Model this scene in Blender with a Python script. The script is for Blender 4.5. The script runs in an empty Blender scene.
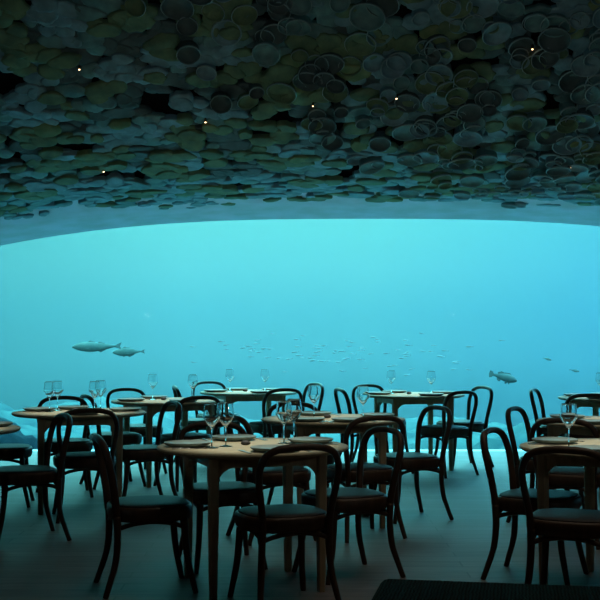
import bpy, bmesh, math, random
from mathutils import Vector, Matrix, noise
PI = math.pi
C = bpy.context.scene.collection
S = bpy.context.scene

# ------------------------------------------------------------ measurements
F = 1200.0          # focal length, pixels of a 600 px frame
HZ = 335.0          # row of the horizon
CH = 1.35           # eye height
def s_at(y, h): return (y - HZ) / (CH - h)          # px per metre of a height seen at a row

# ------------------------------------------------------------ helpers
def newbm(): return bmesh.new()
def obj(name, bm, m, parent=None, smooth=True, loc=None):
    me = bpy.data.meshes.new(name)
    bmesh.ops.recalc_face_normals(bm, faces=bm.faces[:])
    bm.to_mesh(me); bm.free()
    for p in me.polygons: p.use_smooth = smooth
    for mm in (m if isinstance(m, (list, tuple)) else [m]): me.materials.append(mm)
    o = bpy.data.objects.new(name, me); C.objects.link(o)
    if parent is not None: o.parent = parent
    if loc: o.location = loc
    return o
def auto_smooth(o, deg=38):
    me = o.data
    bm = bmesh.new(); bm.from_mesh(me)
    for e in bm.edges:
        if len(e.link_faces) == 2 and e.calc_face_angle(0) > math.radians(deg): e.smooth = False
    bm.to_mesh(me); bm.free()
    return o
def thing(name, label, cat, loc=(0, 0, 0), rotz=0, group=None):
    o = bpy.data.objects.new(name, None); C.objects.link(o)
    o.empty_display_size = .1
    o.location = loc; o.rotation_euler = (0, 0, rotz)
    o['label'] = label; o['category'] = cat
    if group: o['group'] = group
    return o
def tag(o, label, cat, group=None):
    o['label'] = label; o['category'] = cat
    if group: o['group'] = group
    return o
def struct(name, bm, m, smooth=False):
    o = obj(name, bm, m, None, smooth); o['kind'] = 'structure'; return o
def dup(root, loc, rotz, label, group=None):
    r = root.copy(); C.objects.link(r); r.location = loc; r.rotation_euler = (0, 0, rotz)
    r['label'] = label
    if group: r['group'] = group
    for ch in list(root.children):
        c = ch.copy(); C.objects.link(c); c.parent = r
        for g in ch.children:
            d = g.copy(); C.objects.link(d); d.parent = c
    return r
def box(bm, x0, x1, y0, y1, z0, z1, bev=0):
    r = bmesh.ops.create_cube(bm, size=1)
    for v in r['verts']:
        v.co = Vector(((x0 + x1) / 2 + v.co.x * (x1 - x0), (y0 + y1) / 2 + v.co.y * (y1 - y0), (z0 + z1) / 2 + v.co.z * (z1 - z0)))
    if bev:
        es = set(e for v in r['verts'] for e in v.link_edges)
        bmesh.ops.bevel(bm, geom=list(es), offset=bev, segments=3, profile=.5, affect='EDGES')
def smooth_path(pts, n=6, closed=False):
    out = []
    P = [Vector(p) for p in pts]
    for i in range(len(P) - 1):
        p0 = P[max(i - 1, 0)]; p1 = P[i]; p2 = P[i + 1]; p3 = P[min(i + 2, len(P) - 1)]
        for k in range(n):
            t = k / n
            out.append(.5 * ((2 * p1) + (-p0 + p2) * t + (2 * p0 - 5 * p1 + 4 * p2 - p3) * t * t + (-p0 + 3 * p1 - 3 * p2 + p3) * t ** 3))
    out.append(P[-1]); return out
def tube(bm, pts, ra, rb=None, seg=10, up=Vector((0, 0, 1))):
    """swept oval; ra along 'up'-ish side vector, rb the other; each a number or list"""
    n = len(pts)
    if rb is None: rb = ra
    ga = (lambda i: ra[i] if isinstance(ra, list) else ra)
    gb = (lambda i: rb[i] if isinstance(rb, list) else rb)
    rings = []; prev = None
    for i, p in enumerate(pts):
        t = (pts[min(i + 1, n - 1)] - pts[max(i - 1, 0)]).normalized()
        if prev is None:
            a = up - t * up.dot(t)
            if a.length < 1e-4: a = Vector((1, 0, 0)) - t * t.x
            a.normalize()
        else:
            a = (prev - t * prev.dot(t)).normalized()
        prev = a; b = t.cross(a)
        rings.append([bm.verts.new(p + a * ga(i) * math.cos(2 * PI * k / seg) + b * gb(i) * math.sin(2 * PI * k / seg)) for k in range(seg)])
    for r0, r1 in zip(rings, rings[1:]):
        for k in range(seg):
            bm.faces.new((r0[k], r0[(k + 1) % seg], r1[(k + 1) % seg], r1[k]))
    bm.faces.new(rings[0][::-1]); bm.faces.new(rings[-1])
def lathe(bm, prof, seg=32, sx=1, sy=1, power=2.0, cap=True, y_off=0):
    rings = []
    for r, z in prof:
        ring = []
        for k in range(seg):
            a = 2 * PI * k / seg
            c, s_ = math.cos(a), math.sin(a)
            q = (abs(c) ** power + abs(s_) ** power) ** (-1 / power)
            ring.append(bm.verts.new((r * q * c * sx, r * q * s_ * sy + y_off, z)))
        rings.append(ring)
    for r0, r1 in zip(rings, rings[1:]):
        for k in range(seg): bm.faces.new((r0[k], r0[(k + 1) % seg], r1[(k + 1) % seg], r1[k]))
    if cap:
        bm.faces.new(rings[0][::-1]); bm.faces.new(rings[-1])

# ------------------------------------------------------------ materials
def mat(name, col, rough=.5, spec=.5, metal=0, noise_amt=0, noise_scale=8, col2=None, bump=0, bump_scale=40, stretch=(1, 1, 1)):
    m = bpy.data.materials.new(name); m.use_nodes = True
    nt = m.node_tree; b = nt.nodes['Principled BSDF']
    b.inputs['Base Color'].default_value = (*col, 1)
    b.inputs['Roughness'].default_value = rough
    b.inputs['Specular IOR Level'].default_value = spec
    b.inputs['Metallic'].default_value = metal
    tc = nt.nodes.new('ShaderNodeTexCoord'); mp = nt.nodes.new('ShaderNodeMapping')
    mp.inputs['Scale'].default_value = stretch
    nt.links.new(tc.outputs['Object'], mp.inputs['Vector'])
    if col2:
        n = nt.nodes.new('ShaderNodeTexNoise'); n.inputs['Scale'].default_value = noise_scale; n.inputs['Detail'].default_value = 5
        nt.links.new(mp.outputs['Vector'], n.inputs['Vector'])
        r = nt.nodes.new('ShaderNodeValToRGB')
        r.color_ramp.elements[0].position = .35; r.color_ramp.elements[0].color = (*col, 1)
        r.color_ramp.elements[1].position = .65; r.color_ramp.elements[1].color = (*col2, 1)
        nt.links.new(n.outputs['Fac'], r.inputs['Fac']); nt.links.new(r.outputs['Color'], b.inputs['Base Color'])
    if bump:
        n2 = nt.nodes.new('ShaderNodeTexNoise'); n2.inputs['Scale'].default_value = bump_scale; n2.inputs['Detail'].default_value = 4
        nt.links.new(mp.outputs['Vector'], n2.inputs['Vector'])
        bp = nt.nodes.new('ShaderNodeBump'); bp.inputs['Strength'].default_value = bump; bp.inputs['Distance'].default_value = .01
        nt.links.new(n2.outputs['Fac'], bp.inputs['Height']); nt.links.new(bp.outputs['Normal'], b.inputs['Normal'])
    return m
M_wood = mat('dark_bent_wood', (.085, .050, .032), .42, .4, col2=(.055, .032, .021), noise_scale=6, stretch=(4, 4, 1), bump=.1)
M_cush = mat('slate_leather', (.026, .03, .034), .55, .35, col2=(.036, .04, .044), noise_scale=12, bump=.15, bump_scale=90)
M_oak = mat('light_oak', (.47, .43, .29), .6, .3, col2=(.36, .32, .205), noise_scale=5, stretch=(1, 9, 1), bump=.08)
M_oakleg = mat('light_oak_leg', (.52, .42, .26), .5, .4, col2=(.42, .33, .20), noise_scale=5, stretch=(9, 9, 1))
M_plate = mat('grey_stoneware', (.20, .27, .25), .5, .4, col2=(.15, .20, .19), noise_scale=20)
M_steel = mat('brushed_steel', (.55, .55, .55), .3, .5, 1)
M_linen = mat('linen', (.42, .40, .34), .9, .1, bump=.3, bump_scale=200)
M_stone = mat('dark_pebble', (.05, .05, .05), .6)
M_plaster = mat('plaster', (.78, .82, .96), .9, .2, col2=(.62, .70, .76), noise_scale=3, bump=.5, bump_scale=60)
M_backing = mat('ceiling_backing_shade', (.010, .014, .016), 1, .1)  # near-black colour stands for the shade in deep gaps
M_wall = mat('dark_wall', (.05, .05, .048), .8, .2, col2=(.035, .035, .034), noise_scale=3)
M_sc = [
    mat('scale_moss', (0.19, 0.30, 0.17), .62, .35, col2=(0.11, 0.20, 0.13), noise_scale=9, bump=.5, bump_scale=30),
    mat('scale_slate', (0.22, 0.42, 0.52), .42, .5, col2=(0.14, 0.27, 0.33), noise_scale=9, bump=.4, bump_scale=30),
    mat('scale_teal', (0.16, 0.36, 0.38), .38, .5, col2=(0.10, 0.22, 0.24), noise_scale=9, bump=.4, bump_scale=30),
    mat('scale_dark', (0.086, 0.146, 0.165), .5, .5, col2=(0.061, 0.104, 0.111), noise_scale=9, bump=.4, bump_scale=30),
    mat('scale_ochre', (0.25, 0.33, 0.17), .65, .3, col2=(0.15, 0.25, 0.12), noise_scale=8, bump=.5, bump_scale=30),
    mat('scale_rim_highlight', (.30, .46, .50), .3, .6, col2=(.26, .42, .46), noise_scale=12)]  # lip coloured lighter to paint in the bright crescents of window light
M_sea = mat('seabed_rock', (.016, .042, .050), .95, .05, col2=(.045, .088, .088), noise_scale=1.1, bump=.6, bump_scale=6)
M_fish = mat('fish_skin', (.06, .085, .08), .7, .15, col2=(.09, .115, .105), noise_scale=9)
M_fish2 = mat('grouper_skin', (.055, .085, .09), .7, .15, col2=(.085, .11, .11), noise_scale=12)
M_small = mat('shoal_skin', (.115, .14, .15), .6, .3)
M_fin = mat('fish_fin', (.08, .11, .11), .6, .3)
M_brass = mat('lamp_ring', (.12, .10, .07), .4, .5, 1)

def bench_mat():
    m = mat('woven_green_fabric', (.012, .030, .026), .95, .1)
    nt = m.node_tree; b = nt.nodes['Principled BSDF']
    tc = nt.nodes.new('ShaderNodeTexCoord')
    w = nt.nodes.new('ShaderNodeTexWave'); w.inputs['Scale'].default_value = 26; w.inputs['Distortion'].default_value = 3.5; w.inputs['Detail'].default_value = 3
    w.bands_direction = 'X'
    nt.links.new(tc.outputs['Object'], w.inputs['Vector'])
    r = nt.nodes.new('ShaderNodeValToRGB')
    r.color_ramp.elements[0].color = (.006, .014, .013, 1); r.color_ramp.elements[1].color = (.022, .05, .044, 1)
    nt.links.new(w.outputs['Fac'], r.inputs['Fac']); nt.links.new(r.outputs['Color'], b.inputs['Base Color'])
    bp = nt.nodes.new('ShaderNodeBump'); bp.inputs['Strength'].default_value = .8; bp.inputs['Distance'].default_value = .012
    nt.links.new(w.outputs['Fac'], bp.inputs['Height']); nt.links.new(bp.outputs['Normal'], b.inputs['Normal'])
    return m
M_bench = bench_mat()

def floor_mat():
    m = bpy.data.materials.new('floor_boards'); m.use_nodes = True
    nt = m.node_tree; b = nt.nodes['Principled BSDF']; L = nt.links.new
    tc = nt.nodes.new('ShaderNodeTexCoord')
    br = nt.nodes.new('ShaderNodeTexBrick')
    br.inputs['Scale'].default_value = 1; br.inputs['Brick Width'].default_value = 1.9; br.inputs['Row Height'].default_value = .16
    br.inputs['Mortar Size'].default_value = .006; br.inputs['Mortar Smooth'].default_value = .3
    br.inputs['Color1'].default_value = (.20, .155, .145, 1); br.inputs['Color2'].default_value = (.255, .20, .185, 1); br.inputs['Mortar'].default_value = (.15, .125, .115, 1)
    L(tc.outputs['Object'], br.inputs['Vector'])
    mp = nt.nodes.new('ShaderNodeMapping'); mp.inputs['Scale'].default_value = (1.2, 9, 1)
    L(tc.outputs['Object'], mp.inputs['Vector'])
    n = nt.nodes.new('ShaderNodeTexNoise'); n.inputs['Scale'].default_value = 3; n.inputs['Detail'].default_value = 8
    L(mp.outputs['Vector'], n.inputs['Vector'])
    mx = nt.nodes.new('ShaderNodeMix'); mx.data_type = 'RGBA'; mx.blend_type = 'MULTIPLY'; mx.inputs[0].default_value = .75
    rr = nt.nodes.new('ShaderNodeValToRGB'); rr.color_ramp.elements[0].position = .3; rr.color_ramp.elements[0].color = (.5, .5, .5, 1); rr.color_ramp.elements[1].position = .7
    L(n.outputs['Fac'], rr.inputs['Fac'])
    L(br.outputs['Color'], mx.inputs[6]); L(rr.outputs['Color'], mx.inputs[7]); L(mx.outputs[2], b.inputs['Base Color'])
    ro = nt.nodes.new('ShaderNodeMapRange'); ro.inputs['To Min'].default_value = FLOOR_R - .08; ro.inputs['To Max'].default_value = FLOOR_R + .1
    L(n.outputs['Fac'], ro.inputs['Value']); L(ro.outputs['Result'], b.inputs['Roughness'])
    bp = nt.nodes.new('ShaderNodeBump'); bp.inputs['Strength'].default_value = .35; bp.inputs['Distance'].default_value = .004
    L(n.outputs['Fac'], bp.inputs['Height']); L(bp.outputs['Normal'], b.inputs['Normal'])
    b.inputs['Specular IOR Level'].default_value = .45
    return m
FLOOR_R = .58
M_floor = floor_mat()

def thin_glass(name, refl, tint, base=.04, rough=.02, power=3.0):
    m = bpy.data.materials.new(name); m.use_nodes = True
    nt = m.node_tree; nt.nodes.clear(); L = nt.links.new
    out = nt.nodes.new('ShaderNodeOutputMaterial')
    tr = nt.nodes.new('ShaderNodeBsdfTransparent'); tr.inputs['Color'].default_value = (*tint, 1)
    gl = nt.nodes.new('ShaderNodeBsdfGlossy'); gl.inputs['Roughness'].default_value = rough; gl.inputs['Color'].default_value = (.9, .9, .92, 1)
    lw = nt.nodes.new('ShaderNodeLayerWeight'); lw.inputs['Blend'].default_value = .5
    pw = nt.nodes.new('ShaderNodeMath'); pw.operation = 'POWER'; pw.inputs[1].default_value = power
    mr = nt.nodes.new('ShaderNodeMapRange'); mr.inputs['To Min'].default_value = base; mr.inputs['To Max'].default_value = refl
    mx = nt.nodes.new('ShaderNodeMixShader')
    L(lw.outputs['Facing'], pw.inputs[0]); L(pw.outputs[0], mr.inputs['Value']); L(mr.outputs['Result'], mx.inputs[0])
    L(tr.outputs[0], mx.inputs[1]); L(gl.outputs[0], mx.inputs[2]); L(mx.outputs[0], out.inputs['Surface'])
    return m
M_glass = bpy.data.materials.new('clear_glass'); M_glass.use_nodes = True
_b = M_glass.node_tree.nodes['Principled BSDF']; _b.inputs['Transmission Weight'].default_value = 1; _b.inputs['Roughness'].default_value = .0
_b.inputs['IOR'].default_value = 1.45; _b.inputs['Base Color'].default_value = (1, 1, 1, 1)
M_pane = thin_glass('window_acrylic', .3, (.985, .99, .99), .002, .01, 5.0)

def emit(name, col, st):
    m = bpy.data.materials.new(name); m.use_nodes = True
    nt = m.node_tree; nt.nodes.clear()
    out = nt.nodes.new('ShaderNodeOutputMaterial'); e = nt.nodes.new('ShaderNodeEmission')
    e.inputs['Color'].default_value = (*col, 1); e.inputs['Strength'].default_value = st
    nt.links.new(e.outputs[0], out.inputs['Surface']); return m
M_lamp = emit('lamp_bulb', (1, .62, .32), 5)

# ------------------------------------------------------------ the setting
WY = 14.0                       # distance of the window
XL, XR, YB = -6.6, 8.0, -2.5    # side walls and back wall
def arch(x):                    # height of the window head
    u = abs(x - .8)
    return max(2.73 - .31 * (u / 4.3) ** 2.78, .3)
PROF = [(-2.5, 5.0), (7.8, 5.0), (9.2, 4.86), (9.7, 4.56), (10.1, 4.17), (10.5, 3.84), (11, 3.46), (11.6, 3.15), (12.25, 2.945), (13.1, 2.81), (14.0, 2.73)]
def prof(d):
    for (a, za), (b, zb) in zip(PROF, PROF[1:]):
        if d <= b: return za + (zb - za) * (d - a) / (b - a)
    return PROF[-1][1]
def ceil_z(x, d, base=None):
    z = prof(d) if base is None else base
    w = min(max((d - 10.0) / 4.0, 0), 1); w = w * w * (3 - 2 * w)
    return z - (2.73 - arch(x)) * w

bm = newbm(); box(bm, XL, XR, YB, WY, -.12, 0); struct('floor', bm, M_floor)
# ceiling: plaster soffit near the window, backing coloured as deep gap shade above, and the shell-like scales fixed to it, all one surface
rnd = random.Random(7)
bm = newbm()
ds = [-2.5, 2, 6, 7.8, 8.6, 9.2, 9.45, 9.7, 9.9, 10.1, 10.3, 10.5, 10.75, 11, 11.3, 11.6, 11.9, 12.25, 12.5, 12.8, 13.1, 13.4, 13.7, 14.0]
xs = [XL + (XR - XL) * i / 60 for i in range(61)]
grid = []
for d in ds:
    off = 0 if d > 13.05 else min((13.05 - d) * .2, .09)
    grid.append([bm.verts.new((x, d, ceil_z(x, d) + off)) for x in xs])
for j in range(len(ds) - 1):
    for i in range(60):
        f = bm.faces.new((grid[j][i], grid[j][i + 1], grid[j + 1][i + 1], grid[j + 1][i]))
        f.material_index = 0 if ds[j] >= 12.8 else 1
# upper skin so that it has thickness
def scale(bm, cx, cd, r, asp, yaw, tilt, cup, mi, lift, rag):
    z = ceil_z(cx, cd)
    e = .05
    tx = Vector((2 * e, 0, ceil_z(cx + e, cd) - ceil_z(cx - e, cd))).normalized()
    ty = Vector((0, 2 * e, ceil_z(cx, cd + e) - ceil_z(cx, cd - e))).normalized()
    n = ty.cross(tx).normalized()          # faces down / into the room
    if n.z > 0: n = -n
    n = (n + Vector((tilt[0], tilt[1], 0))).normalized()
    u = (tx - n * tx.dot(n)).normalized(); v = n.cross(u)
    seg = 18; ph = rnd.random() * 10
    o = Vector((cx, cd, z)) + n * lift
    out = [1 + rag * (math.sin(2 * a + ph) * .6 + math.sin(3 * a + ph * 2.3) * .5 + math.sin(5 * a + ph * 1.7) * .45 + math.sin(7 * a + ph * 3.1) * .3) for a in [2 * PI * k / seg for k in range(seg)]]
    def ring(rr, hh, dz=0):
        vs = []
        for k in range(seg):
            a = 2 * PI * k / seg
            x_ = math.cos(a) * rr * out[k] * r * asp; y_ = math.sin(a) * rr * out[k] * r
            x2 = x_ * math.cos(yaw) - y_ * math.sin(yaw); y2 = x_ * math.sin(yaw) + y_ * math.cos(yaw)
            vs.append(bm.verts.new(o + u * x2 + v * y2 + n * hh))
        return vs
    th = .012
    round_ = cup > .012
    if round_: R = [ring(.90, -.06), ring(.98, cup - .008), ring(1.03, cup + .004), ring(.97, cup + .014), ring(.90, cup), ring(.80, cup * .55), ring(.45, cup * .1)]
    else: R = [ring(.97, -.05), ring(1.0, cup - .006), ring(.94, cup + .004), ring(.75, cup * .8 + .006), ring(.45, .006)]
    c = bm.verts.new(o + n * (0 if round_ else .008))
    for ri_, (a_, b_) in enumerate(zip(R, R[1:])):
        for k in range(seg):
            f = bm.faces.new((a_[k], a_[(k + 1) % seg], b_[(k + 1) % seg], b_[k])); f.smooth = True
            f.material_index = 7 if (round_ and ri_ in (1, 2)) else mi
    for k in range(seg):
        f = bm.faces.new((R[-1][k], R[-1][(k + 1) % seg], c)); f.material_index = mi
HOLES = [(-2.85, 10.75, .28, .13), (-3.3, 11.65, .5, .10), (-1.35, 11.0, .12, .12), (-.2, 11.15, .2, .06), (1.45, 10.6, .3, .05), (2.3, 11.0, .12, .07), (.62, 12.0, .12, .08), (-1.75, 12.1, .3, .05), (1.95, 12.1, .2, .05), (-2.2, 11.5, .25, .06)]
# rows measured along the slope
rows = []; d = 13.25; 
while d > 8.6:
    z0 = prof(d); dd = .01; slope = math.hypot(1, (prof(d - dd) - z0) / dd)
    step = (.105 if d < 12 else .12) / slope
    rows.append(d); d -= step
for ri, d in enumerate(rows):
    x = -6.5 + rnd.random() * .1
    while x < 7.9:
        xx = x + rnd.uniform(-.05, .05); yy = d + rnd.uniform(-.03, .03)
        right = min(max((xx + .9 + (10.9 - yy) * .9) / 1.6, 0), 1)   # round cups to the right and higher, flat patches left
        fade = min(max((yy - 12.2) / 1.0, 0), 1)
        nz = noise.noise(Vector((xx * .9, yy * 1.6, 3.3)))
        nm = noise.noise(Vector((xx * 1.7, yy * 3.2, 9.1))) + .35 * noise.noise(Vector((xx * 4, yy * 7, 2.1)))
        nt_ = noise.noise(Vector((xx * 2.2, yy * 4.2, 19.1)))
        crev = abs(noise.noise(Vector((xx * 2.6, yy * 5.5, 5.5))))
        skip = any(((xx - hx) / hr) ** 2 + ((yy - hd) / hh) ** 2 < 1.7 for hx, hd, hr, hh in HOLES)
        if crev < .085 * (1 - .45 * fade) * (1 - .35 * right) or rnd.random() < .03 + .06 * max(nz, 0): skip = True
        if yy > 12.75 and nz + rnd.uniform(-.4, .4) < (yy - 12.95) * 2.2: skip = True
        if not skip:
            nm -= .16 * right
            mi = 2 if nm > .13 else (6 if nm > .08 and rnd.random() < .5 else (3 if nt_ > .02 else 4))
            if nt_ < -.20 or rnd.random() < .13: mi = 5
            if rnd.random() < .08: mi = 2
            if rnd.random() < right * .34 * (1 - .5 * fade):
                r = rnd.uniform(.065, .135); asp = rnd.uniform(.95, 1.15); cup = rnd.uniform(.02, .042); rag = .025
                lift = rnd.uniform(.005, .05)
                if mi == 6: mi = 4
            else:
                r = rnd.uniform(.06, .098); asp = rnd.uniform(1.1, 1.9); cup = rnd.uniform(-.012, .006); rag = rnd.uniform(.08, .18)
                lift = {2: .026, 6: .03, 3: .012, 4: .006, 5: -.004}[mi] + rnd.uniform(-.008, .008)
            t = .2 if cup > .012 else .11
            if fade > 0:
                r *= 1 - .3 * fade; lift *= 1 - .8 * fade; cup *= .6; t *= 1 - .5 * fade
                if mi == 5: mi = 3
            scale(bm, xx, yy, r, asp, rnd.uniform(-.3, .3), (rnd.uniform(-t, t), rnd.uniform(-t, t)), cup, mi, lift, rag)
        x += rnd.uniform(.088, .14)
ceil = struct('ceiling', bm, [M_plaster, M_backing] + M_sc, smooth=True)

# window wall: what surrounds the arched opening, and its reveal
bm = newbm()
T = .22
wxs = [-6.1 + 13.8 * i / 90 for i in range(91)]
def head(x):
    u = abs(x - .8) / 6.9
    return arch(x) if u < .72 else arch(x) * math.sqrt(max(1 - ((u - .72) / .28) ** 2.4, 0))
f0 = [bm.verts.new((x, WY, head(x))) for x in wxs]; b0 = [bm.verts.new((x, WY + T, head(x))) for x in wxs]
f1 = [bm.verts.new((x, WY, 5.2)) for x in wxs]; b1 = [bm.verts.new((x, WY + T, 5.2)) for x in wxs]
for i in range(90):
    bm.faces.new((f0[i], f0[i + 1], f1[i + 1], f1[i])); bm.faces.new((b0[i], b1[i], b1[i + 1], b0[i + 1]))
    bm.faces.new((f0[i], b0[i], b0[i + 1], f0[i + 1])); bm.faces.new((f1[i], f1[i + 1], b1[i + 1], b1[i]))
box(bm, XL, -6.1, WY, WY + T, -.12, 5.2); box(bm, 7.7, XR, WY, WY + T, -.12, 5.2)
struct('wall_window', bm, M_plaster)
bm = newbm(); box(bm, XL, XR, WY, WY + T, -1.2, -.001); struct('trim_1', bm, M_plaster)
# acrylic pane
bm = newbm()
p0 = [bm.verts.new((x, WY + .10, -.0)) for x in wxs]; p1 = [bm.verts.new((x, WY + .10, head(x) + .0)) for x in wxs]
for i in range(90):
    if head(wxs[i]) > .001 or head(wxs[i + 1]) > .001: bm.faces.new((p0[i], p0[i + 1], p1[i + 1], p1[i]))
struct('window_1', bm, M_pane)
bm = newbm(); box(bm, XL - .2, XL, YB, WY + T, -.12, 5.2); struct('wall_left', bm, M_wall)
bm = newbm(); box(bm, XR, XR + .2, YB, WY + T, -.12, 5.2); struct('wall_right', bm, M_wall)
bm = newbm(); box(bm, XL - .2, XR + .2, YB - .2, YB, -.12, 5.2); struct('wall_back', bm, M_wall)
bm = newbm(); box(bm, XL - .2, XR + .2, YB - .2, WY + T, 5.2, 5.4); struct('wall_top', bm, M_wall)

# ------------------------------------------------------------ small warm ceiling lights
def find_ceiling(px, py):
    d = 13.5
    while d > 8:
        X = (px - 300) / F * d; z = CH + (HZ - py) / F * d
        if z <= ceil_z(X, d) - .0: 
            pass
        if z < ceil_z(X, d): return X, d, ceil_z(X, d)
        d -= .01
    return 0, 9, 5
def ceil_hit(px, py):
    best = None; d = 9.0
    while d < 14:
        X = (px - 300) / F * d; z = CH + (HZ - py) / F * d
        if z >= ceil_z(X, d): return X, d, ceil_z(X, d)
        d += .005
    return X, d, ceil_z(X, d)
LAMPS = [(78, 68, 'warm pinpoint ceiling light high on the left among mossy shells'),
         (205, 121, 'warm pinpoint ceiling light left of centre, second from left in the upper rows'),
         (103, 171, 'lowest warm pinpoint ceiling light on the left, just above the window arch'),
         (397, 97, 'warm pinpoint ceiling light right of centre, brighter of the middle pair'),
         (313, 105, 'faint warm pinpoint ceiling light at the middle of the shell ceiling'),
         (534, 47, 'highest warm pinpoint ceiling light, far right among round shells'),
         (571, 167, 'lowest warm pinpoint ceiling light on the right, above the window arch')]
lamp_proto = None
for i, (px, py, lab) in enumerate(LAMPS):
    X, d, z = ceil_hit(px, py)
    k_ = (d - .085) / d; LP = (X * k_, d * k_, CH + (z - CH) * k_ + .01)
    if lamp_proto is None:
        t = thing('ceiling_light', lab, 'ceiling light', (0, 0, 0), 0, 'pinpoint lights in the shell ceiling')
        bm = newbm(); lathe(bm, [(.010, .03), (.012, .0), (.014, -.006), (.010, -.008), (.008, .0)], 16); obj('lamp_housing', bm, M_brass, t)
        bm = newbm(); bmesh.ops.create_uvsphere(bm, u_segments=12, v_segments=8, radius=.0085)
        for v in bm.verts: v.co.z -= .010
        obj('bulb', bm, M_lamp, t)
        lamp_proto = t
        t.location = LP
    else:
        t = dup(lamp_proto, LP, 0, lab)
    if i == 4:
        t.scale = (.8, .8, .8)

# ------------------------------------------------------------ tables
R_T = .52
def make_table(label, loc, rotz):
    t = thing('round_table', label, 'table', loc, rotz, 'round oak dining tables')
    bm = newbm()
    lathe(bm, [(R_T - .05, .722), (R_T - .018, .726), (R_T - .004, .735), (R_T, .742), (R_T - .003, .748), (R_T - .01, .75)], 72)
    auto_smooth(obj('tabletop', bm, M_oak, t), 40)
    hs = .292
    for sx, sy in ((1, 1), (-1, 1), (-1, -1), (1, -1)):
        bm = newbm()
        for (w0, z0, w1, z1) in ((.019, 0, .027, .722),):
            vs = []
            for w, z in ((.0185, 0), (.025, .40), (.028, .722)):
                q = w * .35
                ring = []
                for cx_, cy_ in ((w, w - q), (w - q, w), (-w + q, w), (-w, w - q), (-w, -w + q), (-w + q, -w), (w - q, -w), (w, -w + q)):
                    ring.append(bm.verts.new((sx * hs + cx_, sy * hs + cy_, z)))
                vs.append(ring)
            for a, b in zip(vs, vs[1:]):
                for k in range(8): bm.faces.new((a[k], a[(k + 1) % 8], b[(k + 1) % 8], b[k]))
            bm.faces.new(vs[0]); bm.faces.new(vs[-1])
        auto_smooth(obj('leg', bm, M_oakleg, t), 30)
    for k in range(4):       # arched rails between the legs
        bm = newbm(); n = 20; a0 = -hs + .024; a1 = hs - .024
        fr = []; bk = []
        for i in range(n + 1):
            x = a0 + (a1 - a0) * i / n
            e = min(x - a0, a1 - x)
            zb = .665 - .055 * max(0, 1 - e / .075) ** 2.2
            fr.append((bm.verts.new((x, -.011, zb)), bm.verts.new((x, -.011, .7225))))
            bk.append((bm.verts.new((x, .011, zb)), bm.verts.new((x, .011, .7225))))
        for i in range(n):
            bm.faces.new((fr[i][0], fr[i + 1][0], fr[i + 1][1], fr[i][1])); bm.faces.new((bk[i][0], bk[i][1], bk[i + 1][1], bk[i + 1][0]))
            bm.faces.new((fr[i][0], bk[i][0], bk[i + 1][0], fr[i + 1][0])); bm.faces.new((fr[i][1], fr[i + 1][1], bk[i + 1][1], bk[i][1]))
        bm.faces.new((fr[0][0], fr[0][1], bk[0][1], bk[0][0])); bm.faces.new((fr[n][0], bk[n][0], bk[n][1], fr[n][1]))
        mtx = Matrix.Rotation(k * PI / 2, 4, 'Z') @ Matrix.Translation((0, -hs, 0))
        bmesh.ops.transform(bm, matrix=mtx, verts=bm.verts[:])
        obj('rail', bm, M_oakleg, t, smooth=False)
    return t
# key: pixel x, row of the centre of the top, rotation, label
TABLES = {
    'T1': (253, 445, 18, 'large round oak table at the front left of centre, laid with four plates'),
    'T2': (333, 418, 10, 'round oak table behind the front one, just right of the picture centre'),
    'T3': (80, 411.5, 12, 'whole round oak table at the left with four chairs around it'),
    'T4': (168, 400, 28, 'round oak table second from the left, between the left and the far centre tables'),
    'T5': (249, 391.5, 16, 'farthest round oak table, against the window left of centre'),
    'T6': (413, 394, 14, 'far round oak table by the window right of centre, between two facing chair pairs'),
    'T7': (616, 446, 52, 'front right round oak table cut by the right edge of the picture'),
    'T8': (611, 420.5, 40, 'middle round oak table of the three at the right edge'),
    'T9': (612, 397, 54, 'farthest round oak table of the three at the right edge'),
    'T10': (-61, 428, 20, 'round oak table of which only a rim shows at the left edge'),
}
TP = {}
tproto = None
for k, (px, py, rz, lab) in TABLES.items():
    s = s_at(py, .75); loc = ((px - 300) / s, F / s, 0); TP[k] = loc
    if tproto is None: tproto = make_table(lab, loc, math.radians(rz))
    else: dup(tproto, loc, math.radians(rz), lab)

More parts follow.
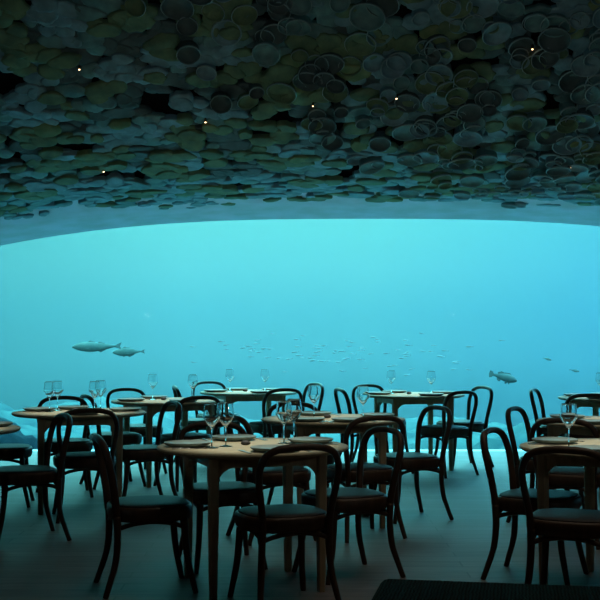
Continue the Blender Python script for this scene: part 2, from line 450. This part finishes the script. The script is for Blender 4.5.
# ------------------------------------------------------------ chairs
def make_chair(label, loc, rotz):
    t = thing('bentwood_chair', label, 'chair', loc, rotz, 'dark bentwood dining chairs')
    # seat: thick rounded wooden drum
    bm = newbm()
    lathe(bm, [(.20, .378), (.216, .381), (.223, .390), (.226, .415), (.226, .440), (.220, .452), (.210, .455)], 44, 1.0, .98, 3.0)
    auto_smooth(obj('seat', bm, M_wood, t), 50)
    bm = newbm()
    lathe(bm, [(.200, .452), (.209, .455), (.209, .459), (.200, .464), (.17, .468), (.10, .470), (.04, .4705)], 44, 1.0, .98, 3.0)
    obj('cushion', bm, M_cush, t)
    # hoop back
    bm = newbm()
    side = [(.176, -.196, .40), (.180, -.203, .47), (.193, -.214, .55), (.206, -.228, .63), (.207, -.244, .70), (.180, -.262, .765), (.115, -.276, .797)]
    pts = side + [(0, -.282, .806)] + [(-x, y, z) for x, y, z in side[::-1]]
    p = smooth_path(pts, 6)
    tube(bm, p, .0175, .0205, 12, up=Vector((1, 0, 0)))
    obj('back_hoop', bm, M_wood, t)
    # legs
    for sx in (1, -1):
        bm = newbm()
        p = smooth_path([(sx * .176, -.196, .41), (sx * .178, -.192, .30), (sx * .186, -.203, .18), (sx * .200, -.232, .08), (sx * .214, -.258, 0)], 5)
        n = len(p); tube(bm, p, [.0205 - .006 * i / (n - 1) for i in range(n)], None, 10, up=Vector((1, 0, 0)))
        obj('leg', bm, M_wood, t)
        bm = newbm()
        p = smooth_path([(sx * .168, .155, .405), (sx * .172, .162, .30), (sx * .180, .175, .18), (sx * .192, .196, .08), (sx * .204, .214, 0)], 5)
        n = len(p); tube(bm, p, [.021 - .0065 * i / (n - 1) for i in range(n)], None, 10, up=Vector((1, 0, 0)))
        obj('leg', bm, M_wood, t)
    # arched braces under the seat
    bm = newbm()
    crn = [(.172, .158), (-.172, .158), (-.176, -.194), (.176, -.194)]
    for i in range(4):
        a = Vector((*crn[i], 0)); b = Vector((*crn[(i + 1) % 4], 0))
        pp = [a.lerp(b, q) + Vector((0, 0, zz)) for q, zz in ((0, .342), (.12, .358), (.3, .371), (.5, .376), (.7, .371), (.88, .358), (1, .342))]
        tube(bm, smooth_path(pp, 4), .012, .011, 8)
    obj('seat_brace', bm, M_wood, t)
    return t
# pixel x and row of the seat centre, facing in degrees (0 right, 90 away), which table, label
G = 'bentwood chair '
CHAIRS = [
    (152, 500, 16, G + 'side-on in the left foreground, left of the front centre table'),
    (286, 509, 112, G + 'seen from behind at the near side of the front centre table'),
    (344, 492, 207, G + 'with brown-lit hoop at the right of the front centre table'),
    (223, 485.5, 287, G + 'at the far side of the front centre table, facing us'),
    (275, 468, 22, G + 'mostly hidden behind the front centre table, facing right'),
    (272, 422.5, 118, G + 'with its back to us at the far table left of centre'),
    (287, 416, 207, G + 'at the right of the far table left of centre, facing left'),
    (219, 413.5, 300, G + 'on the window side of the far table left of centre'),
    (205, 419, 12, G + 'at the left of the far table left of centre, facing right'),
    (138, 425.5, 304, G + 'on the window side of the second table from the left'),
    (141, 447, 205, G + 'at the right of the whole left table, facing left'),
    (187, 434.6, 122, G + 'back to us at the second table from the left'),
    (66, 440, 286, G + 'behind the whole left table, hoop showing above the tabletop'),
    (116, 433.5, 26, G + 'at the left of the second table from the left'),
    (86, 454.3, 106, G + 'back to us at the near side of the whole left table'),
    (15, 468, 206, G + 'side-on at the left edge, facing the cut-off table'),
    (16, 446, 8, G + 'at the far left edge, only its seat and legs showing'),
    (359, 466, 113, G + 'back to us at the table just right of centre'),
    (406, 455, 205, G + 'on open floor, facing left to the table just right of centre'),
    (303, 451, 289, G + 'on the window side of the table just right of centre'),
    (369, 422.5, 14, G + 'at the left of the far right-of-centre table, facing right'),
    (382, 419, 303, G + 'on the window side of the far right-of-centre table'),
    (444, 426, 127, G + 'at the far right-of-centre table, nearer of its right pair'),
    (457, 421, 203, G + 'at the far right-of-centre table, farther of its right pair'),
    (538, 493.5, -27, G + 'side-on in the right foreground, left of the front right table'),
    (573, 514, 68, G + 'nearest at the right, seen from behind at the front right table'),
    (550, 457, -28, G + 'at the left of the middle right-edge table, facing right'),
    (561, 425, -22, G + 'at the left of the farthest right-edge table, facing right'),
    (571, 470, 66, G + 'at the near side of the middle right-edge table'),
    (589, 431, 76, G + 'back to us at the farthest right-edge table'),
]
cproto = None; CP = []
for (px, py, fdeg, lab) in CHAIRS:
    s = s_at(py, .46); loc = [(px - 300) / s, F / s, 0]
    fx, fy = math.cos(math.radians(fdeg)), math.sin(math.radians(fdeg))
    for it in range(20):            # keep the seat clear of every table leg
        for tk, (tx, ty, _) in TP.items():
            for q in range(4):
                a = math.radians(TABLES[tk][2] + 45 + 90 * q); dx = tx + .413 * math.cos(a) - loc[0]; dy = ty + .413 * math.sin(a) - loc[1]
                u = dx * fx + dy * fy; v = -dx * fy + dy * fx
                if (abs(u) ** 3 + abs(v) ** 3) ** (1 / 3) < .293:
                    dd = math.hypot(dx, dy); loc[0] -= dx / dd * .008; loc[1] -= dy / dd * .008
    CP.append((loc, fdeg))
    rz = math.radians(fdeg - 90)
    if cproto is None: cproto = make_chair(lab, loc, rz)
    else: dup(cproto, loc, rz, lab)
CHT = ['T1'] * 4 + ['T2'] + ['T5'] * 4 + ['T4', 'T3', 'T4', 'T3', 'T4', 'T3', 'T10', 'T3', 'T2', 'T2', 'T2', 'T6', 'T6', 'T6', 'T6', 'T7', 'T7', 'T8', 'T9', 'T8', 'T9']

# ------------------------------------------------------------ table settings
TN = {'T1': 'front centre table', 'T2': 'table just right of centre', 'T3': 'whole left table', 'T4': 'second table from the left',
      'T5': 'far table left of centre', 'T6': 'far table right of centre', 'T7': 'front right table', 'T8': 'middle right-edge table', 'T9': 'farthest right-edge table', 'T10': 'cut-off table at the left edge'}
def side_word(dx, dy):
    a = math.degrees(math.atan2(dy, dx)) % 360
    return ['right', 'far right', 'far', 'far left', 'left', 'near left', 'near', 'near right'][int((a + 22.5) // 45) % 8]
def plate_bm():
    bm = newbm(); lathe(bm, [(.085, 0), (.098, .002), (.120, .012), (.127, .018), (.127, .023), (.122, .024), (.112, .020), (.08, .017), (.02, .016)], 40); return bm
def glass_thing(label, loc):
    t = thing('wine_glass', label, 'wine glass', loc, 0, 'wine glasses on the tables')
    bm = newbm()
    lathe(bm, [(.006, .105), (.014, .111), (.030, .134), (.0455, .158), (.0468, .164), (.0462, .172), (.043, .20), (.0395, .228), (.0388, .234), (.0384, .2352), (.0380, .234), (.0386, .228), (.042, .20), (.0452, .172), (.0457, .164), (.0444, .159), (.029, .136), (.013, .1135), (.004, .110)], 28)
    obj('bowl', bm, M_glass, t)
    bm = newbm(); lathe(bm, [(.0035, .008), (.003, .05), (.0035, .095), (.006, .106)], 12); obj('stem', bm, M_glass, t)
    bm = newbm(); lathe(bm, [(.034, 0), (.035, .0015), (.02, .004), (.004, .009)], 28); obj('foot', bm, M_glass, t)
    return t
def fork_bm():
    bm = newbm()
    box(bm, -.006, .006, -.10, .02, .001, .004, .001)
    for q in (-.0085, -.003, .003, .0085): box(bm, q - .0015, q + .0015, .045, .09, .001, .004)
    box(bm, -.0105, .0105, .02, .047, .001, .004); return bm
def knife_bm():
    bm = newbm(); box(bm, -.006, .006, -.105, -.01, .001, .006, .001)
    vs = [(-.007, -.01), (.009, -.01), (.009, .08), (.002, .105), (-.007, .10)]
    a = [bm.verts.new((x, y, .001)) for x, y in vs]; b = [bm.verts.new((x, y, .003)) for x, y in vs]
    bm.faces.new(a[::-1]); bm.faces.new(b)
    for k in range(5): bm.faces.new((a[k], a[(k + 1) % 5], b[(k + 1) % 5], b[k]))
    return bm
def rest_bm():
    bm = newbm(); lathe(bm, [(.012, 0), (.020, .004), (.022, .012), (.016, .022), (.006, .025)], 16, 1.2, .8); return bm
def napkin_bm():
    bm = newbm()
    tube(bm, [Vector((x, 0, .013)) for x in (-.09, -.07, -.03, 0, .03, .07, .09)], [.009, .012, .012, .009, .012, .012, .010], [.016, .020, .022, .014, .022, .022, .018], 12); return bm
protos = {}
def put(kind, bmf, m, label, cat, group, loc, rz, sc=1.0):
    if kind not in protos:
        o = obj(kind, bmf(), m); auto_smooth(o, 45); protos[kind] = o
    else:
        o = protos[kind].copy(); C.objects.link(o)
    o.location = loc; o.rotation_euler = (0, 0, rz); tag(o, label, cat, group); return o
gproto = None
settings = {}
for (loc, fd), tk in zip(CP, CHT):
    settings.setdefault(tk, []).append(loc)
settings['T10'].append((TP['T10'][0] + .3, TP['T10'][1] + .6, 0))
settings['T7'].append((TP['T7'][0] - .1, TP['T7'][1] + .6, 0)); settings['T8'].append((TP['T8'][0] - .2, TP['T8'][1] + .6, 0)); settings['T9'].append((TP['T9'][0], TP['T9'][1] + .6, 0))
for tk, lst in settings.items():
    tx, ty, _ = TP[tk]
    used = set(); spots = []
    for (cx, cy, _) in lst:
        v = Vector((cx - tx, cy - ty)); v.normalize()
        w = side_word(v.x, v.y)
        while w in used: w = w + ' corner'
        used.add(w)
        side = Vector((-v.y, v.x))
        a = math.atan2(-v.y, -v.x) - PI / 2
        P = Vector((tx, ty)) + v * .355
        if any((P - q).length < .275 for q in spots): continue
        spots.append(P)
        put('plate', plate_bm, M_plate, 'grey stoneware plate at the ' + w + ' side of the ' + TN[tk], 'plate', 'stoneware plates', (P.x, P.y, .7505), a)
        big = tk in ('T1', 'T7', 'T2', 'T3', 'T8')
        if big:
            q = Vector((tx, ty)) + v * .34 - side * .158
            put('fork', fork_bm, M_steel, 'steel fork beside the ' + w + ' plate on the ' + TN[tk], 'fork', 'forks', (q.x, q.y, .7505), a)
            q = Vector((tx, ty)) + v * .34 + side * .158
            put('knife', knife_bm, M_steel, 'steel knife beside the ' + w + ' plate on the ' + TN[tk], 'knife', 'knives', (q.x, q.y, .7505), a)
            if tk == 'T1' and w == 'right' or tk == 'T7' and w == 'left':
                q = Vector((tx, ty)) + v * .30 + side * .215
                put('napkin', napkin_bm, M_linen, 'rolled pale napkin beside the ' + w + ' plate of the ' + TN[tk], 'napkin', 'linen napkins', (q.x, q.y, .7505), a + PI / 2 + .3)
    put('salt_dish', rest_bm, M_stone, 'small dark salt dish at the middle of the ' + TN[tk], 'dish', 'small dark dishes', (tx - .04, ty + .02, .7505), 0)
# wine glasses: pixel x, row of the foot, table, words
GL = [(212, 447.5, 'T1', 'left glass of the left pair'), (226, 446, 'T1', 'right glass of the left pair'), (284, 443, 'T1', 'left glass of the right pair'), (294, 440, 'T1', 'right glass of the right pair'),
      (568, 447.5, 'T7', 'standing before the chair hoop'), (600, 397, 'T9', 'ringed against open water'),
      (50, 411.5, 'T3', 'leftmost'), (58, 410.5, 'T3', 'second from left'), (95, 411, 'T3', 'third from left'), (101, 409.5, 'T3', 'rightmost'),
      (153, 399.5, 'T4', 'left'), (193, 400, 'T4', 'right'), (230, 391.5, 'T5', 'left'), (265, 391.5, 'T5', 'right'), (391, 393.5, 'T6', 'left'), (431, 394.3, 'T6', 'right'), (314, 417.5, 'T2', 'left'), (363, 419, 'T2', 'right')]
for gx, gy, tk, w in GL:
    s = s_at(gy, .75); loc = ((gx - 300) / s, F / s, .7505)
    lab = 'clear wine glass, ' + w + ' on the ' + TN[tk]
    if gproto is None: gproto = glass_thing(lab, loc)
    else: dup(gproto, loc, 0, lab)

# ------------------------------------------------------------ dark woven bench in the right foreground
t = thing('upholstered_bench', 'low bench with dark green woven cover cut by the bottom right edge', 'bench', (.30, 4.50, 0), -math.atan2(.145, .79))
bm = newbm(); box(bm, 0, 1.7, -.56, 0, .26, .45, .035); auto_smooth(obj('cushion', bm, M_bench, t), 60)
bm = newbm(); box(bm, .04, 1.66, -.52, -.04, .16, .262, .006); obj('base_frame', bm, M_wood, t, smooth=False)
for lx in (.10, 1.60):
    for ly in (-.47, -.09):
        bm = newbm(); tube(bm, [Vector((lx, ly, z)) for z in (.0, .08, .165)], [.016, .020, .024], None, 12); obj('leg', bm, M_wood, t)

# ------------------------------------------------------------ under the sea
# seabed
bm = newbm(); NX, NY = 150, 110
def sea_z(x, y):
    z = -.62 + .35 * noise.fractal(Vector((x * .22, y * .22, 1.7)), 1, 2, 5) + .26 * noise.fractal(Vector((x * 1.3, y * 1.3, 4.7)), .8, 2, 5)
    z += 1.4 * math.exp(-(((x + 7.4) / 2.7) ** 2 + ((y - 23) / 3.8) ** 2)) * (1 + .3 * noise.noise(Vector((x, y, 0))))
    z += .45 * math.exp(-(((x + 4.6) / 1.2) ** 2 + ((y - 17.5) / 1.2) ** 2))
    z += .3 * math.exp(-(((x - 6.5) / 3.5) ** 2 + ((y - 25) / 4) ** 2))
    z -= .066 * max(y - 18, 0) * (1 - .55 * math.exp(-((x + 8) / 4) ** 2) - .12 * math.exp(-((x - 6) / 4) ** 2)) 
    e = min(max((y - 14.5) / 2.5, 0), 1)
    return min(z, -.45) * (1 - e) + z * e
g = []
for j in range(NY + 1):
    y = 14.3 + 46 * (j / NY) ** 1.6
    g.append([bm.verts.new((x, y, sea_z(x, y))) for x in [-24 + 48 * i / NX for i in range(NX + 1)]])
for j in range(NY):
    for i in range(NX): bm.faces.new((g[j][i], g[j][i + 1], g[j + 1][i + 1], g[j + 1][i]))
o = obj('seabed', bm, M_sea); o['kind'] = 'structure'

M_reef = mat('reef_boulder', (.006, .016, .022), .95, .05, col2=(.016, .034, .04), noise_scale=3, bump=.8, bump_scale=8)
def rock(label, x, y, r, h, sd):
    bm = newbm(); bmesh.ops.create_icosphere(bm, subdivisions=4, radius=1)
    for v in bm.verts:
        q = v.co.copy(); k = 1 + .30 * noise.fractal(q * 1.3 + Vector((sd, 0, 0)), 1, 2, 4) + .10 * noise.noise(q * 5 + Vector((0, sd, 0)))
        v.co = Vector((q.x * r * k, q.y * r * .7 * k, q.z * h * k))
    o = obj('rock', bm, M_reef); o.location = (x, y, -.62); tag(o, label, 'rock', 'boulders on the seabed'); return o
rock('large dark reef boulder outside the window at the left edge', -4.25, 16.8, .95, .66, 1.0)
rock('low dark reef boulder outside the window right of the large left one', -1.95, 16.6, .70, .45, 4.0)
rock('low dark reef rock outside the window behind the far centre table', .1, 17.4, .8, .34, 9.0)

def fish(name, label, px, py, d, length, heading, pitch, prof_, m, fins, group=None, cat='fish'):
    """prof_: (t, half height, half width, centre rise) from snout t=0 to tail t=1; built nose towards +X"""
    t = thing(name, label, cat, ((px - 300) / F * d, d, CH + (HZ - py) / F * d), 0, group)
    t.rotation_euler = (0, math.radians(pitch), math.radians(heading))
    bm = newbm(); rings = []
    P = smooth_path([Vector(q[:3]) for q in prof_], 4); rise = smooth_path([Vector((q[3], 0, 0)) for q in prof_], 4)
    for q, c in zip(P, rise):
        rings.append([bm.verts.new(((.5 - q.x) * length, max(q.z, .002) * length * math.sin(a), (c.x + max(q.y, .004) * math.cos(a)) * length)) for a in [2 * PI * k / 16 for k in range(16)]])
    for a, b in zip(rings, rings[1:]):
        for k in range(16): bm.faces.new((a[k], a[(k + 1) % 16], b[(k + 1) % 16], b[k]))
    bm.faces.new(rings[0][::-1]); bm.faces.new(rings[-1])
    obj('body', bm, m, t)
    for fname, poly, y in fins:
        bm = newbm(); th = .004 * length
        a = [bm.verts.new(((.5 - u) * length, y * length - th, w * length)) for u, w in poly]
        b = [bm.verts.new(((.5 - u) * length, y * length + th, w * length)) for u, w in poly]
        bm.faces.new(a[::-1]); bm.faces.new(b); n = len(poly)
        for k in range(n): bm.faces.new((a[k], a[(k + 1) % n], b[(k + 1) % n], b[k]))
        obj(fname, bm, M_fin, t, smooth=False)
    # eyes
    bm = newbm()
    for sy in (1, -1):
        q = prof_[2]
        bmesh.ops.create_uvsphere(bm, u_segments=8, v_segments=6, radius=.010 * length, matrix=Matrix.Translation(((.5 - q[0]) * length, sy * q[2] * .9 * length, (q[3] + q[1] * .35) * length)))
    obj('eye', bm, M_stone, t)
    return t
COD = [(0, .008, .006, 0), (.03, .028, .022, .0), (.10, .058, .045, .002), (.22, .088, .062, .003), (.38, .098, .066, .002), (.55, .080, .050, .004), (.72, .048, .028, .010), (.84, .024, .013, .016), (.90, .022, .008, .018)]
CODF = [('tail_fin', [(.87, .040), (.995, .095), (.97, .03), (.965, .012), (1.0, -.055), (.87, -.004)], 0),
        ('dorsal_fin', [(.30, .090), (.36, .125), (.46, .105), (.47, .085)], 0), ('dorsal_fin', [(.50, .080), (.55, .105), (.66, .075), (.68, .055)], 0),
        ('anal_fin', [(.52, -.075), (.58, -.105), (.68, -.055), (.70, -.040)], 0), ('pectoral_fin', [(.26, -.02), (.36, -.05), (.35, -.015)], .066), ('pectoral_fin', [(.26, -.02), (.36, -.05), (.35, -.015)], -.066)]
HAD = [(0, .010, .008, -.02), (.04, .040, .028, -.015), (.12, .075, .05, -.01), (.25, .115, .066, -.004), (.42, .125, .066, 0), (.58, .10, .05, .006), (.74, .050, .026, .014), (.85, .026, .012, .02), (.90, .026, .008, .022)]
HADF = [('tail_fin', [(.87, .042), (.99, .085), (.96, .03), (.99, -.05), (.87, .0)], 0), ('dorsal_fin', [(.28, .11), (.36, .155), (.52, .125), (.60, .09)], 0),
        ('anal_fin', [(.46, -.115), (.52, -.155), (.66, -.085), (.68, -.06)], 0), ('pelvic_fin', [(.28, -.105), (.34, -.15), (.40, -.118)], 0)]
GRO = [(0, .02, .012, -.02), (.05, .065, .04, -.015), (.14, .115, .07, -.005), (.28, .15, .085, 0), (.42, .145, .08, 0), (.58, .11, .055, 0), (.72, .07, .032, 0), (.82, .05, .018, 0), (.88, .05, .012, 0)]
GROF = [('tail_fin', [(.86, .05), (.90, .10), (1.0, .13), (1.02, 0), (.99, -.13), (.90, -.10), (.86, -.05)], 0), ('dorsal_fin', [(.24, .14), (.30, .19), (.5, .16), (.60, .19), (.72, .12), (.72, .065)], 0),
        ('anal_fin', [(.55, -.10), (.60, -.19), (.70, -.15), (.72, -.065)], 0), ('pectoral_fin', [(.30, -.04), (.42, -.20), (.36, -.22), (.28, -.12)], .085), ('pelvic_fin', [(.22, -.13), (.26, -.22), (.32, -.14)], 0)]
fish('cod', 'large grey cod swimming left beyond the window, the bigger of the pair', 97, 347, 19.0, .80, 176, 0, COD, M_fish, CODF)
fish('haddock', 'smaller deep-bodied grey fish following the large cod on the left', 129, 352, 19.6, .545, 174, 0, HAD, M_fish, HADF)
fish('wrasse', 'stocky dark fish swimming down to the right over the right-hand tables', 503, 377, 18.0, .42, -8, 14, GRO, M_fish2, GROF)
fish('small_fish', 'tiny distant fish right of the stocky dark fish, the lower one', 574, 370.5, 21, .19, 5, 8, HAD, M_fish2, HADF[:2])
fish('small_fish', 'tiny distant fish up and right of the stocky dark fish, the upper one', 547, 359, 24, .19, 5, 12, HAD, M_fish, HADF[:2])
# distant shoal
def shoal_bm():
    bm = newbm(); L = .22; rings = []
    for q, h, w in ((0, .01, .008), (.12, .07, .045), (.35, .11, .06), (.62, .075, .035), (.84, .02, .01), (.90, .035, .006), (1.0, .09, .004)):
        rings.append([bm.verts.new(((.5 - q) * L, w * L * math.sin(a), h * L * math.cos(a))) for a in [2 * PI * k / 8 for k in range(8)]])
    for a, b in zip(rings, rings[1:]):
        for k in range(8): bm.faces.new((a[k], a[(k + 1) % 8], b[(k + 1) % 8], b[k]))
    bm.faces.new(rings[0]); bm.faces.new(rings[-1]); return bm
sh = random.Random(21); sp = None
for i in range(90):
    px = sh.gauss(340, 70); py = 352 + sh.gauss(0, 9) + .02 * (px - 320)
    if py > 380 or px < 150 or px > 520: continue
    d = sh.uniform(33, 44)
    if sp is None: o = obj('herring', shoal_bm(), M_small); sp = o
    else: o = sp.copy(); C.objects.link(o)
    o.location = ((px - 300) / F * d, d, CH + (HZ - py) / F * d); o.rotation_euler = (0, sh.uniform(-.15, .15), sh.uniform(-.35, .35) + PI)
    tag(o, 'faint tiny fish of the distant shoal across the middle of the water', 'fish', 'distant shoal of small fish')

# haze in the water
def water_volume(dens, col, g_):
    bm = newbm(); box(bm, -40, 40, WY + T + .03, 62, -7, 14)
    m = bpy.data.materials.new('sea_water'); m.use_nodes = True
    nt = m.node_tree; nt.nodes.clear(); L = nt.links.new
    out = nt.nodes.new('ShaderNodeOutputMaterial')
    sc = nt.nodes.new('ShaderNodeVolumeScatter'); sc.inputs['Color'].default_value = (*col, 1); sc.inputs['Density'].default_value = dens; sc.inputs['Anisotropy'].default_value = g_
    L(sc.outputs[0], out.inputs['Volume'])
    o = obj('sea_water', bm, m, smooth=False); o['kind'] = 'structure'
    return o
water_volume(.005, (.55, .90, .98), .6)

# ------------------------------------------------------------ light
w = bpy.data.worlds.new('World'); S.world = w; w.use_nodes = True
nt = w.node_tree; nt.nodes.clear(); L = nt.links.new
out = nt.nodes.new('ShaderNodeOutputWorld'); bg = nt.nodes.new('ShaderNodeBackground')
tc = nt.nodes.new('ShaderNodeTexCoord'); sx = nt.nodes.new('ShaderNodeSeparateXYZ'); L(tc.outputs['Generated'], sx.inputs[0])
def lin(c): return tuple(((v / 255) / 12.92 if v / 255 <= .04045 else ((v / 255 + .055) / 1.055) ** 2.4) for v in c)
mr = nt.nodes.new('ShaderNodeMapRange'); mr.inputs['From Min'].default_value = -.3; mr.inputs['From Max'].default_value = .3
L(sx.outputs['Z'], mr.inputs['Value'])
cr = nt.nodes.new('ShaderNodeValToRGB'); L(mr.outputs['Result'], cr.inputs['Fac'])
def stops(ramp, lst):
    while len(ramp.elements) > 1: ramp.elements.remove(ramp.elements[-1])
    for i, (p, c) in enumerate(lst):
        e = ramp.elements[0] if i == 0 else ramp.elements.new(p)
        e.position = p; e.color = (*c, 1)
zz = lambda z: (z + .3) / .6
stops(cr.color_ramp, [(0, lin((14, 50, 66))), (zz(-.10), lin((30, 100, 120))), (zz(-.05), lin((52, 150, 175))), (zz(-.02), lin((76, 186, 210))), (zz(.02), lin((86, 203, 224))), (zz(.055), lin((106, 224, 232))), (zz(.09), lin((112, 234, 228))), (1, lin((120, 240, 240)))])
# towards the right the water turns bluer and darker
ax = nt.nodes.new('ShaderNodeMapRange'); ax.inputs['From Min'].default_value = .06; ax.inputs['From Max'].default_value = .27
ax.inputs['To Min'].default_value = 0; ax.inputs['To Max'].default_value = 1
L(sx.outputs['X'], ax.inputs['Value'])
ax2 = nt.nodes.new('ShaderNodeMapRange'); ax2.inputs['From Min'].default_value = -.10; ax2.inputs['From Max'].default_value = -.28
L(sx.outputs['X'], ax2.inputs['Value'])
m1 = nt.nodes.new('ShaderNodeMix'); m1.data_type = 'RGBA'; m1.blend_type = 'MULTIPLY'; m1.inputs[7].default_value = (.40, .62, .92, 1)
L(ax.outputs['Result'], m1.inputs[0]); L(cr.outputs['Color'], m1.inputs[6])
m2 = nt.nodes.new('ShaderNodeMix'); m2.data_type = 'RGBA'; m2.blend_type = 'MULTIPLY'; m2.inputs[7].default_value = (.45, .50, .48, 1)
L(ax2.outputs['Result'], m2.inputs[0]); L(m1.outputs[2], m2.inputs[6])
# daylight from the surface overhead
up = nt.nodes.new('ShaderNodeMapRange'); up.inputs['From Min'].default_value = .15; up.inputs['From Max'].default_value = .8; up.inputs['To Min'].default_value = .93; up.inputs['To Max'].default_value = 24
L(sx.outputs['Z'], up.inputs['Value'])
L(m2.outputs[2], bg.inputs['Color'])
WS = .66
ml = nt.nodes.new('ShaderNodeMath'); ml.operation = 'MULTIPLY'; ml.inputs[1].default_value = WS
L(up.outputs['Result'], ml.inputs[0]); L(ml.outputs[0], bg.inputs['Strength'])
L(bg.outputs[0], out.inputs['Surface'])

# unseen warm spots: downlights above the tables, wide ones added over the right floor
def spot(x, y, z, e, size=1.5, col=(1, .84, .62)):
    l = bpy.data.lights.new('unseen_spot', 'SPOT'); l.energy = e; l.spot_size = size; l.spot_blend = .65; l.shadow_soft_size = .05; l.color = col
    o = bpy.data.objects.new('unseen_spot', l); C.objects.link(o); o.location = (x, y, z); return o
DL = 680.0; UP = 32.0
for x, y in ((0.9, 5.6), (1.9, 5.2), (.9, 8.4), (2.6, 7.2)):
    spot(x, y, 4.93, 26)  # wide unseen spots added to brighten the floor on the right
for tk, (x, y, _) in TP.items():
    zc = min(4.9, ceil_z(x, y) - .12); spot(x, y, zc, DL * ((zc - .75) / 4.15) ** 2, 2 * math.atan(.54 / (zc - .75)), (1, .95, .80))
# two unseen torchieres added to brighten the shell ceiling from either side
for i, (x, y) in enumerate(((-3.2, 3.0), (3.2, 3.0))):
    t = thing('added_floor_lamp', 'added unseen floor lamp with upward shade at the ' + ('left' if x < 0 else 'right') + ' side of the room', 'floor lamp', (x, y, 0))
    bm = newbm(); lathe(bm, [(.15, 0), (.15, .012), (.02, .03)], 28); obj('base', bm, M_brass, t)
    bm = newbm(); lathe(bm, [(.012, .02), (.012, 1.62)], 12); obj('pole', bm, M_brass, t)
    bm = newbm(); lathe(bm, [(.03, 1.6), (.09, 1.64), (.13, 1.74), (.127, 1.742), (.085, 1.65), (.028, 1.612)], 28, cap=False); obj('lamp_shade', bm, M_brass, t)
    o = spot(x, y, 1.76, UP, 1.5, (.92, 1, .95)); o.name = 'added_uplight'
    o.rotation_euler = (Vector((0, 11.6, 3.2)) - Vector((x, y, 1.76))).to_track_quat('-Z', 'Y').to_euler()

# ------------------------------------------------------------ camera and view
cd = bpy.data.cameras.new('camera'); cam = bpy.data.objects.new('camera', cd); C.objects.link(cam)
cd.sensor_width = 36; cd.lens = 36 * F / 600; cd.clip_end = 300
cam.location = (0, 0, CH); cam.rotation_euler = (PI / 2 + math.atan((HZ - 300) / F), 0, 0)
S.camera = cam
S.view_settings.view_transform = 'Standard'; S.view_settings.look = 'None'; S.view_settings.gamma = 1
S.view_settings.exposure = 0
S.view_settings.use_curve_mapping = False
S.cycles.max_bounces = 8; S.cycles.volume_bounces = 0; S.cycles.transparent_max_bounces = 24
S.cycles.use_denoising = True
